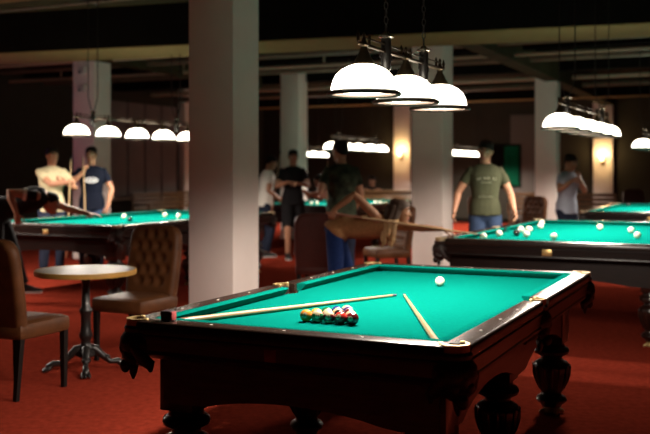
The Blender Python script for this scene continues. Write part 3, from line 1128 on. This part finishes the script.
def person(label, loc, yaw, H=1.80, pose=None, skin='skin', shirt=None, sleeve=.5, trousers=None, leglen=1.0, hair='short', hairmat='hair', shoes=True, female=False, tshirt_print=None, stripe_cuff=False, hem=.07):
    """pose, in the local frame (facing +y, right = +x, units of a 1.80 m figure):
       pelvis, lean (torso axis), rt (right vector of shoulders), head_f, head_u, handR/L targets (wrist), elbR/L hints, ankR/L, kneeR/L"""
    po = dict(pelvis=(0, 0, .95), lean=(0, 0, 1), rt=(1, 0, 0), head_f=None, head_u=None, handR=(.27, .05, .86), handL=(-.27, .05, .86), elbR=(.3, -1, 0), elbL=(-.3, -1, 0),
              ankR=(.11, 0, .08), ankL=(-.11, 0, .08), kneeR=(.1, 1, 0), kneeL=(-.1, 1, 0), curl=.5, hdR=None, hdL=None, hnR=None, hnL=None, curlR=None, curlL=None)
    po.update(pose or {})
    S = H / 1.80
    vec = lambda k: Vector(po[k])
    P = vec('pelvis')
    T = vec('lean').normalized()
    R = vec('rt').normalized()
    R = (R - T * R.dot(T)).normalized()
    Fw = T.cross(R)
    fem = .9 if female else 1.0
    bm = MB()
    pr = Vector((1, 0, 0)) if not po.get('hiprt') else Vector(po['hiprt']).normalized()
    pr2 = (pr * .6 + R * .4).normalized()
    up0 = (Vector((0, 0, 1)) + T).normalized()
    f0 = up0.cross(pr).normalized()
    # torso sections
    secs = lambda e: [(P + up0 * -.09, pr * (.085 + e), f0 * (.075 + e)), (P + up0 * -.05, pr * (.148 + e), f0 * (.105 + e)), (P, pr * (.158 + e) * (1.04 if female else 1), f0 * (.115 + e)),
                      (P + (up0 + T) * .5 * .09, pr2 * ((.150 if not female else .135) + e), (T.cross(pr2)) * (.104 + e)), (P + T * .18, pr2 * ((.134 if not female else .118) + e), T.cross(pr2) * (.098 + e)),
                      (P + T * .27, R * (.145 * fem + e), Fw * (.105 + e)), (P + T * .37, R * (.162 * fem + e), Fw * (.118 + e)), (P + T * .45, R * (.169 * fem + e), Fw * (.112 + e)),
                      (P + T * .51, R * (.152 * fem + e), Fw * (.088 + e)), (P + T * .545, R * (.115 * fem + e), Fw * (.068 + e)), (P + T * .57, R * (.062 + e * .6), Fw * (.056 + e * .6))]
    oloft(bm, secs(0))
    nb = P + T * .56 - Fw * .005
    # head
    hf = Vector(po['head_f']).normalized() if po['head_f'] else Fw
    hu = Vector(po['head_u']).normalized() if po['head_u'] else Vector((0, 0, 1))
    hu = (hu - hf * hu.dot(hf)).normalized()
    hr = hf.cross(hu)
    neckdir = (T * .6 + hu * .4).normalized()
    hc = nb + neckdir * .135 + hf * .028 + hu * .02
    if po.get('head_c'):
        hc = Vector(po['head_c'])
    hl = lambda x, y, z: hc + hr * x + hf * y + hu * z
    bm.tube([nb - T * .05, nb + (hc - nb) * .4, hl(0, -.02, -.03)], [.062 * fem, .056 * fem, .058 * fem], 14)
    oloft(bm, [(hl(0, cy, z), hr * w, hf * d) for z, w, d, cy in HEADR], 22, 2.1)
    bm.tube([hl(0, .090, .022), hl(0, .104, -.008), hl(0, .112, -.026)], [.008, .010, .013], 8)       # nose
    for s in (-1, 1):
        bm.ball(hl(s * .010, .102, -.030), .009, seg=8)
        bm.tube([hl(s * .018, .090, .034), hl(s * .045, .078, .034)], [.009, .008], 8)                  # brow ridge
        bm.ball(hl(s * .040, .070, -.022), (.018, .018, .018), seg=8)                                   # cheek
        bm.tube([hl(s * .072, -.006, -.028), hl(s * .079, -.014, -.002), hl(s * .078, -.012, .022)], [.010, .014, .012], 8)   # ear
    bm.tube([hl(-.020, .090, -.057), hl(0, .096, -.055), hl(.020, .090, -.057)], [.005, .008, .005], 8)
    bm.tube([hl(-.016, .088, -.068), hl(0, .094, -.069), hl(.016, .088, -.068)], [.005, .008, .005], 8)
    bm.ball(hl(0, .082, -.100), (.018, .016, .014), seg=8)                                             # chin
    sh = {}
    el = {}
    wr = {}
    for k, s in (('R', 1), ('L', -1)):
        a = P + T * .485 + R * s * .170 * fem
        if po.get('sh' + k):
            a = Vector(po['sh' + k])
        e, w = ik(a, vec('hand' + k), .285, .255, vec('elb' + k))
        sh[k], el[k], wr[k] = a, e, w
        g = .92 if female else 1.0
        chest = P + T * .44 + R * s * .10 * fem
        bm.tube([chest, a, a + (e - a) * .3, a + (e - a) * .7, e, e + (w - e) * .25, e + (w - e) * .7, w], [r * g for r in (.066, .057, .053, .046, .041, .043, .032, .026)], 14)
        # hand
        d = (Vector(po['hd' + k]) if po['hd' + k] else (w - e)).normalized()
        nrm = Vector(po['hn' + k]) if po['hn' + k] else (R * -s)
        nrm = (nrm - d * nrm.dot(d))
        nrm = nrm.normalized() if nrm.length > 1e-4 else d.orthogonal().normalized()        # palm faces this way
        sd = d.cross(nrm)                                                                    # across the palm
        th = (Fw if abs(Fw.dot(sd)) > .2 else Vector((0, 0, 1)))
        if sd.dot(th) < 0:
            sd = -sd                                                                         # thumb side
        curl = po['curl'] if po['curl' + k] is None else po['curl' + k]
        pc = w + d * .05
        oloft(bm, [(w, sd * .024, nrm * .018), (w + d * .025, sd * .034, nrm * .017), (w + d * .06, sd * .041, nrm * .015), (w + d * .088, sd * .040, nrm * .012), (w + d * .095, sd * .030, nrm * .008)], 14)
        for i, (off, ln) in enumerate(((.030, .070), (.010, .080), (-.010, .074), (-.029, .058))):
            b0 = w + d * (.085 - abs(off) * .2) + sd * off
            pts = [b0 - d * .02, b0]
            an = .25 + curl * .55
            cur = b0
            for q in range(3):
                dirv = d * math.cos(an) + nrm * math.sin(an)
                cur = cur + dirv * ln * (.42, .32, .26)[q]
                pts.append(cur)
                an += curl * .95
            bm.tube(pts, [.010, .0098, .0092, .0086, .0076], 8)
        tb = w + d * .02 + sd * .026
        tm = tb + (d * .55 + sd * .65 + nrm * .35).normalized() * .042
        te = tm + (d * .85 + sd * .15 + nrm * (.35 + curl * .4)).normalized() * .032
        tt = te + (d * .9 - sd * .1 + nrm * (.3 + curl * .5)).normalized() * .024
        bm.tube([tb - sd * .01, tb, tm, te, tt], [.014, .015, .0115, .0105, .0085], 8)
    hip, kn, an_ = {}, {}, {}
    for k, s in (('R', 1), ('L', -1)):
        a = P + pr * s * .088 - up0 * .03
        q, t_ = ik(a, vec('ank' + k), .44, .43, vec('knee' + k))
        hip[k], kn[k], an_[k] = a, q, t_
        bm.tube([a + up0 * .04, a, a + (q - a) * .25, a + (q - a) * .7, q, q + (t_ - q) * .25, q + (t_ - q) * .65, t_, t_ - Vector((0, 0, .03))], [.085, .088, .086, .066, .056, .056, .044, .037, .036], 16)
        fd = po.get('foot' + k) or po.get('foot') or (0, 1, 0)
        fd = Vector(fd).normalized()
        fz = t_ - Vector((0, 0, .045))
        bm.tube([fz - fd * .05, fz + fd * .06 + Vector((0, 0, -.005)), fz + fd * .16 + Vector((0, 0, -.015))], [.034, .036, .022], 10)
    bmB = bm.bm
    bmesh.ops.scale(bmB, vec=(S, S, S), verts=bmB.verts[:])
    me = remesh(bmB, .0075 * S, 'person', [skin, 'lip'], 2)
    # lip tint is the colour of the lips themselves
    lc = hl(0, .094, -.062) * S
    for pgon in me.polygons:
        q = Vector(pgon.center) - lc
        if abs(q.dot(hr)) < .023 * S and abs(q.dot(hu)) < .011 * S and q.dot(hf) > -.008:
            pgon.material_index = 1
    o = bpy.data.objects.new('person', me); C.objects.link(o)
    o.location = loc; o.rotation_euler = (0, 0, yaw)
    tag(o, label, 'person', 'people in the hall')

    def child(mb, name, mats, vox=.012, it=4):
        bmesh.ops.scale(mb.bm, vec=(S, S, S), verts=mb.bm.verts[:])
        if vox:
            m2 = remesh(mb.bm, vox * S, name, mats, it)
            c = bpy.data.objects.new(name, m2); C.objects.link(c); c.parent = o
            return c
        return mb.build(name, mats, o)
    for s in (-1, 1):
        b = MB(); b.ball(hl(s * .031, .082, .013), .0108, seg=14)
        b.ball(hl(s * .031, .0885, .012), .0075, 1, seg=10)
        child(b, 'eye', ['eyewhite', 'iris'], 0)
    b = MB()
    for s in (-1, 1):
        b.tube([hl(s * .014, .098, .038), hl(s * .032, .094, .043), hl(s * .050, .078, .038)], [.0055, .0075, .0045], 6)
    child(b, 'eyebrows', ['hair'], 0)
    # hair
    b = MB()
    g = .010 if hair != 'long' else .022
    rr = [(z * 1.0 + (.012 if z > .05 else 0), w + g, d + g, cy - .004) for z, w, d, cy in HEADR]
    oloft(b, [(hl(0, cy, z), hr * w, hf * d) for z, w, d, cy in rr], 24, 2.1)
    pn = (hu * 1.0 - hf * .62).normalized()
    bmesh.ops.bisect_plane(b.bm, geom=b.bm.verts[:] + b.bm.edges[:] + b.bm.faces[:], plane_co=hl(0, .0, .004), plane_no=pn, clear_inner=True)
    bmesh.ops.holes_fill(b.bm, edges=[e for e in b.bm.edges if e.is_boundary])
    if hair == 'long':
        hd = Vector(po.get('hairdir', (0, 0, -1)))
        rnd = random.Random(3)
        for k in range(44):
            a = rnd.uniform(-1, 1)
            st = hl(a * .085, -.045 + rnd.uniform(-.075, .045), .0 + rnd.uniform(-.03, .05))
            ln = rnd.uniform(.24, .38)
            mid = st + hd * ln * .45 - hf * .02 + hr * a * .02
            en = st + hd * ln + hr * a * .03 + hf * rnd.uniform(-.02, .03)
            b.tube([st, mid, en], [.030, .026, .010], 7)
    ho = child(b, 'hair', [hairmat, 'blonde'], .0075, 3)
    if hair == 'long':
        for pgon in ho.data.polygons:
            if (Vector(pgon.center) / S - hc).dot(Vector((0, 0, -1))) > .075:
                pgon.material_index = 1
    # shirt
    if shirt:
        e = .016
        b = MB()
        ss = secs(e)
        loose = [(c, a * (1 + .010 / a.length), f * (1 + .012 / f.length)) for c, a, f in ss[2:4]]
        c0, a0, q0 = loose[0]
        ss = loose + ss[4:]
        if True:
            ss = [(c0 - up0 * hem, a0 * 1.0, q0 * 1.02), (c0 - up0 * hem * .5, a0, q0)] + ss
        oloft(b, ss)
        for k in 'RL':
            a, x, w = sh[k], el[k], wr[k]
            s = 1 if k == 'R' else -1
            chest = P + T * .44 + R * s * .10 * fem
            if sleeve <= 1:
                end = a + (x - a) * sleeve
                if sleeve > .05:
                    b.tube([chest, a, a + (end - a) * .5, end], [.072, .061, .058, .057 if not female else .055], 14, round_=False)
            else:
                end = x + (w - x) * (sleeve - 1)
                b.tube([chest, a, a + (x - a) * .5, x, end], [.084, .074, .064, .054, .044], 14, round_=False)
        child(b, 'shirt', [shirt], .011, 3)
        if stripe_cuff:
            b = MB()
            for k in 'R':
                a, x = sh[k], el[k]
                q = a + (x - a) * sleeve
                d = (x - a).normalized()
                b.tube([q - d * .02, q + d * .015], .070, 18, round_=False)
            child(b, 'cuff', ['purewhite'], 0)
    if trousers:
        b = MB()
        e = .018
        oloft(b, secs(.010 if not female else .020)[0:3 if not female else 4])
        for k in 'RL':
            a, q, t_ = hip[k], kn[k], an_[k]
            g = 1.0 if not female else .97
            full = [a + up0 * .03, a, a + (q - a) * .5, q, q + (t_ - q) * .5, t_ + (q - t_) * .06]
            rad = [r * g for r in (.096, .104, .092, .076, .068, .064)]
            if leglen < 1:
                full = [a + up0 * .03, a, a + (q - a) * .5, q + (a - q) * .04]
                rad = [.105, .110, .102, .095]
            b.tube(full, rad, 16, round_=False)
        child(b, 'trousers' if leglen >= 1 else 'shorts', [trousers], .012, 3)
    if shoes:
        for k in 'RL':
            t_ = an_[k]
            fd = po.get('foot' + k) or po.get('foot') or (0, 1, 0)
            fd = Vector(fd).normalized()
            sd = fd.cross(Vector((0, 0, 1)))
            zz = t_.z - .08
            b0 = Vector((t_.x, t_.y, zz))
            b = MB()
            up = Vector((0, 0, 1))
            oloft(b, [(b0 - fd * .085 + up * .045, sd * .022, up * .034), (b0 - fd * .06 + up * .055, sd * .040, up * .050), (b0 + up * .062, sd * .044, up * .058),
                      (b0 + fd * .07 + up * .045, sd * .046, up * .040), (b0 + fd * .13 + up * .036, sd * .048, up * .030), (b0 + fd * .18 + up * .030, sd * .034, up * .024), (b0 + fd * .20 + up * .026, sd * .012, up * .016)], 14)
            so = child(b, 'shoe', ['shoe'], 0)
            b = MB()
            rs = []
            for z in (0.001, .02):
                rs.append([b0 + fd * y + sd * x + up * z for x, y in [(.036 * math.cos(q), -.05 + .045 * math.sin(q)) for q in [PI + PI * i / 8 for i in range(9)]] + [(.050 * math.cos(q), .12 + .085 * math.sin(q)) for q in [PI * i / 8 for i in range(9)]]])
            b.rings(rs)
            c = child(b, 'sole', ['sole'], 0)
            c.parent = so
    if tshirt_print:
        b = MB()
        cen = P + T * .36
        wdt = .162 + .018

        def onchest(x, z):
            yy = .118 + .018 + .004
            f = max(0, 1 - (abs(x) / wdt) ** 2.3) ** (1 / 2.3)
            return P + T * z + R * x + Fw * (yy * f)
        if tshirt_print == 'arch':           # an arched line of blurred capitals with a smaller word below
            for k in range(9):
                x = (k - 4) * .025
                z = .405 - .25 * x * x * 4
                if k == 2 or k == 6:
                    continue
                for dx in (-.006, .006):
                    b.tube([onchest(x + dx, z - .012), onchest(x + dx, z + .012)], .0026, 5)
                b.tube([onchest(x - .006, z + (.011 if k % 2 else 0)), onchest(x + .006, z + (.011 if k % 2 else 0))], .0026, 5)
            for k in range(7):
                x = (k - 3) * .018
                b.tube([onchest(x, .350), onchest(x + (.005 if k % 2 else -.003), .366)], .0024, 5)
            for k in range(8):
                x = (k - 3.5) * .022
                b.tube([onchest(x - .006, .19), onchest(x + .004, .196 + (k % 3) * .006)], .0024, 5)
            child(b, 'shirt_print', ['printpale'], 0)
        else:                                # oval badge
            pts = [(.088 * math.cos(q), .355 + .036 * math.sin(q)) for q in [2 * PI * i / 28 for i in range(29)]]
            b.tube([onchest(x, z) for x, z in pts], .006, 6, round_=False)
            for z in (.340, .355, .370):
                b.tube([onchest(-.06, z), onchest(0, z), onchest(.06, z)], .005, 6)
            child(b, 'shirt_print', ['printwhite'], 0)
    return o


def L2(loc, yaw, H):                     # world -> local pose units
    S = H / 1.80
    m = (Matrix.Translation(Vector((loc[0], loc[1], 0))) @ Matrix.Rotation(yaw, 4, 'Z')).inverted()
    return lambda p: tuple((m @ Vector(p)) / S)


# man in the olive T-shirt beside the right table, looking down
loc = (1.90, 11.04, 0); yw = face(-.05, -1); H = 1.88; q = L2(loc, yw, H)
person('man in an olive printed T-shirt and jeans standing behind the right table, looking down', loc, yw, H,
       dict(handL=q(at(514.5, 212, 10.85)), handR=q(at(454, 211.5, 10.9)), elbL=(-.4, -1, 0), elbR=(.4, -1, 0), head_f=(.25, 1, -.22), head_u=(-.10, .2, 1), hnR=(-1, .3, 0), hnL=(1, .3, 0), curl=.35),
       shirt='olive', sleeve=.55, trousers='jeans', tshirt_print='arch', hem=.015)

# woman leaning over the corner of the right table
loc = (.12, 9.12, 0); yw = face(1, 0); H = 1.70; q = L2(loc, yw, H)
CUE_A, CUE_B = at(329, 213, 8.93), at(480, 234.6, 8.98)
cd = (CUE_B - CUE_A).normalized()
gripR = at(331, 212.5, 8.93)
person('long-haired woman in brown top and blue jeans bending to aim a cue', loc, yw, H,
       dict(pelvis=q(at(337, 230, 9.12)), lean=tuple(Vector((-.04, .98, .10))), rt=(.95, 0, .30), hiprt=(1, 0, 0), head_f=(.15, 1, -.12), head_u=(0, .25, 1),
            handL=q(at(455, 230.5, 8.98)), elbL=(0, .0, -1), handR=q(gripR + Vector((.03, 0, .03))), elbR=(0, -.3, 1.0), hdR=(0, -.35, -1), hnR=(-1, 0, 0), curlR=1.0, hdL=(0, 1, -.25), hnL=(0, 0, -1), curlL=.1,
            shL=q(at(391, 224, 9.2)), shR=q(at(374, 214, 8.98)),
            head_c=q(at(400, 211.5, 9.08)),
            ankR=(.12, -.05, .08), ankL=(-.14, .22, .08), hairdir=tuple(Vector((.12, -.22, -1)).normalized())),
       skin='skin_tan', shirt='browntop', hem=.05, sleeve=.0, trousers='jeansbright', hair='long', hairmat='hairbrown', female=True)
make_cue(CUE_A - cd * .03, CUE_B, 'cue aimed by the leaning woman across the rail of the right table', .35)

# man in a camouflage shirt seen from behind
loc = (.20, 11.25, 0); yw = face(-.25, 1); H = 1.88; q = L2(loc, yw, H)
person('man in a dark camouflage T-shirt seen from behind, head turned left, holding a cue', loc, yw, H,
       dict(handL=q(at(325.5, 188, 11.35)), elbL=(-.6, -.6, -1), handR=(.22, .22, .98), elbR=(.6, -1, -.4), head_f=(-.55, 1, 0), curl=.8, hdL=(0, .3, 1), hnL=(1, 0, 0)),
       shirt='camo', sleeve=.6, trousers='darkjeans')
make_cue(at(327.2, 258, 11.43), at(327.6, 158, 11.43), 'cue held upright by the man in camouflage', .5)

# man in black walking
loc = (-.55, 15.95, 0); yw = face(.15, -1); H = 1.88; q = L2(loc, yw, H)
person('man in black T-shirt and black shorts walking, hands before his chest', loc, yw, H,
       dict(handR=q(at(288, 182, 15.65)), handL=q(at(301, 183.5, 15.62)), elbR=(1, -.6, -1), elbL=(-1, -.6, -1), head_f=(.0, 1, -.15), ankR=(.10, .14, .08), ankL=(-.10, -.30, .13), kneeR=(.1, 1, 0), hdR=(-1, .5, 0), hdL=(1, .5, .2), hnR=(0, 0, -1), hnL=(0, 0, -1), curl=.7),
       shirt='blackcotton', sleeve=.62, trousers='blackcotton', leglen=.5)

# man in white beside the near column
loc = (-1.07, 16.25, 0); yw = face(.9, .35); H = 1.80; q = L2(loc, yw, H)
person('man in a white T-shirt half hidden by the near column, facing right', loc, yw, H,
       dict(lean=(0, .15, 1), handR=q(at(279, 199, 16.1)), handL=q(at(279, 198, 16.6)), elbR=(.5, -1, -.5), elbL=(-.5, -1, -.5), head_f=(0, 1, -.3), curl=.3),
       shirt='purewhite', sleeve=.6, trousers='darkjeans')
make_cue(at(271.2, 214, 16.0), at(281, 151, 16.0), 'cue leaning upright between the man in white and the man in black', .5)

# somebody leaning over the farthest table
loc = (.32, 16.02, 0); yw = face(-.85, .52); H = 1.72; q = L2(loc, yw, H)
person('person in pale pink leaning left over the farthest table, behind the man in camouflage', loc, yw, H,
       dict(pelvis=(0, -.05, .93), lean=(0, .85, .62), handL=q(at(304, 197, 16.65)), handR=q(at(308, 193, 16.4)), elbL=(0, 0, -1), elbR=(.5, 0, -1), head_f=(0, 1, -.1), head_u=(0, .2, 1), curl=.2, ankL=(-.12, .1, .08)),
       shirt='pink', sleeve=.5, trousers='darkjeans')

# man seated behind the counter
loc = (1.16, 22.6, 0); yw = face(-.1, -1); H = 1.75; q = L2(loc, yw, H)
ps = person('man in a black T-shirt sitting behind the wooden counter, forearms on it', loc, yw, H,
            dict(pelvis=(0, -.06, .60), lean=(0, .18, 1), handR=(.16, .40, 1.10), handL=(-.16, .40, 1.10), elbR=(1, -.3, -.6), elbL=(-1, -.3, -.6), head_f=(.3, 1, -.25), ankR=(.13, .10, .30), ankL=(-.13, .10, .30), hdR=(-1, .5, -.1), hdL=(1, .5, -.1), hnR=(0, 0, -1), hnL=(0, 0, -1), curl=.3),
            shirt='blackcotton', sleeve=.6, trousers='darkjeans')
t = thing('bar_stool', 'dark bar stool under the man behind the counter', 'stool', (loc[0] + .006, loc[1] + .06, 0))
b = MB(); b.lathe([(.15, .425), (.17, .435), (.17, .465), (.15, .475)], n=24)
b.build('seat', 'leathermaroon', t)
for k in range(4):
    a = PI / 4 + k * PI / 2
    b = MB(); b.tube([(.17 * math.cos(a), .17 * math.sin(a), .012), (.11 * math.cos(a), .11 * math.sin(a), .43)], .013, 8)
    b.build('leg', 'chairleg', t)
b = MB(); b.tube([(.145 * math.cos(2 * PI * k / 20), .145 * math.sin(2 * PI * k / 20), .19) for k in range(21)], .009, 6, round_=False)
b.build('footrest', 'iron', t)

# man in the grey-blue polo
loc = (3.62, 13.95, 0); yw = face(.55, -.75); H = 1.77; q = L2(loc, yw, H)
person('man in a grey-blue short-sleeved shirt standing beside the far right column, looking down', loc, yw, H,
       dict(handR=q(at(573, 180, 13.62)), handL=q(at(578.5, 177, 13.80)), elbR=(1, -.6, -1), elbL=(-1, -.4, -1), head_f=(-.05, 1, -.3), head_u=(0, .3, 1), curl=.9, hdR=(-.6, .8, .3), hdL=(.5, .5, .7), lean=(0, .06, 1)),
       shirt='polo', sleeve=.62, trousers='darkjeans')

# two men standing behind the left table
loc = (-3.97, 13.5, 0); yw = face(.45, -.9); H = 1.86; q = L2(loc, yw, H)
person('man in a cream T-shirt behind the left table, arms folded round a cue', loc, yw, H,
       dict(handR=q(at(67.5, 182.5, 13.24)), handL=q(at(64, 180, 13.34)), elbR=(1, -.3, -1), elbL=(-1, -.3, -1), head_f=(-.2, 1, -.05), hdR=(-.9, .5, 0), hnR=(0, 1, .0), hdL=(.9, .3, 0), hnL=(0, 0, 1), curl=.9),
       shirt='offwhite', sleeve=.58, trousers='darkjeans')
make_cue(at(66.5, 258, 13.18), at(71.2, 157, 13.18), 'cue held upright by the man in the cream shirt', .5)
loc = (-3.50, 13.95, 0); yw = face(.22, -1); H = 1.88; q = L2(loc, yw, H)
person('man in navy T-shirt with white oval print behind the left table', loc, yw, H,
       dict(handR=q(at(83.5, 172, 13.66)), elbR=(1, -.2, -1), handL=q(at(108, 206, 13.9)), elbL=(-1, -.5, 0), head_f=(.15, 1, -.05), hdR=(-.2, .3, 1), hnR=(-1, 0.2, 0), curl=.7, curlR=1.0),
       shirt='navy', sleeve=.6, trousers='jeans', tshirt_print='oval')
make_cue(at(86.5, 256, 13.55), at(83.2, 156, 13.55), 'cue held upright by the man in the navy shirt', .5)

# man in black leaning over the left table
loc = (-3.62, 10.42, 0); yw = face(1, .12); H = 1.80; q = L2(loc, yw, H)
person('man in black bending over the front of the left table, elbow raised', loc, yw, H,
       dict(pelvis=q(at(-2, 212, 10.42)), lean=(-.02, .93, .36), rt=(.95, 0, .3), hiprt=(1, 0, 0), head_f=(-.1, 1, -.25), head_u=(0, .3, 1), handL=q(at(92, 215.2, 10.86)), elbL=(0, 0, -1), handR=q(at(17, 214, 10.12)), elbR=(0, -.8, 1),
            shR=q(at(36, 196, 10.22)), hdR=(0, .1, -1), curlR=.9, hdL=(0, 1, -.05), hnL=(0, 0, -1), curlL=.2, head_c=q(at(50, 203, 10.55)), ankR=(.14, -.05, .08), ankL=(-.14, .25, .08)),
       shirt='blackcotton', sleeve=.42, trousers='blackcotton', stripe_cuff=True)

# ------------------------------------------------------------------ camera, world, view
w = bpy.data.worlds.new('World'); bpy.context.scene.world = w
w.use_nodes = True
w.node_tree.nodes['Background'].inputs[0].default_value = (.9, .75, .6, 1)
w.node_tree.nodes['Background'].inputs[1].default_value = .002
cam = bpy.data.cameras.new('camera')
cam.sensor_width = 36
cam.lens = F / 650 * 36
cam.shift_y = -(217 - YH) / 650
cam.dof.use_dof = True
cam.dof.focus_distance = 4.3
cam.dof.aperture_fstop = 2.3
co = bpy.data.objects.new('camera', cam); C.objects.link(co)
co.location = (0, 0, HC)
co.rotation_euler = (PI / 2, 0, 0)
sc_ = bpy.context.scene
sc_.camera = co
vs = sc_.view_settings
vs.view_transform = 'Standard'
vs.look = 'None'
vs.gamma = 1
vs.use_curve_mapping = False
vs.exposure = 0.0
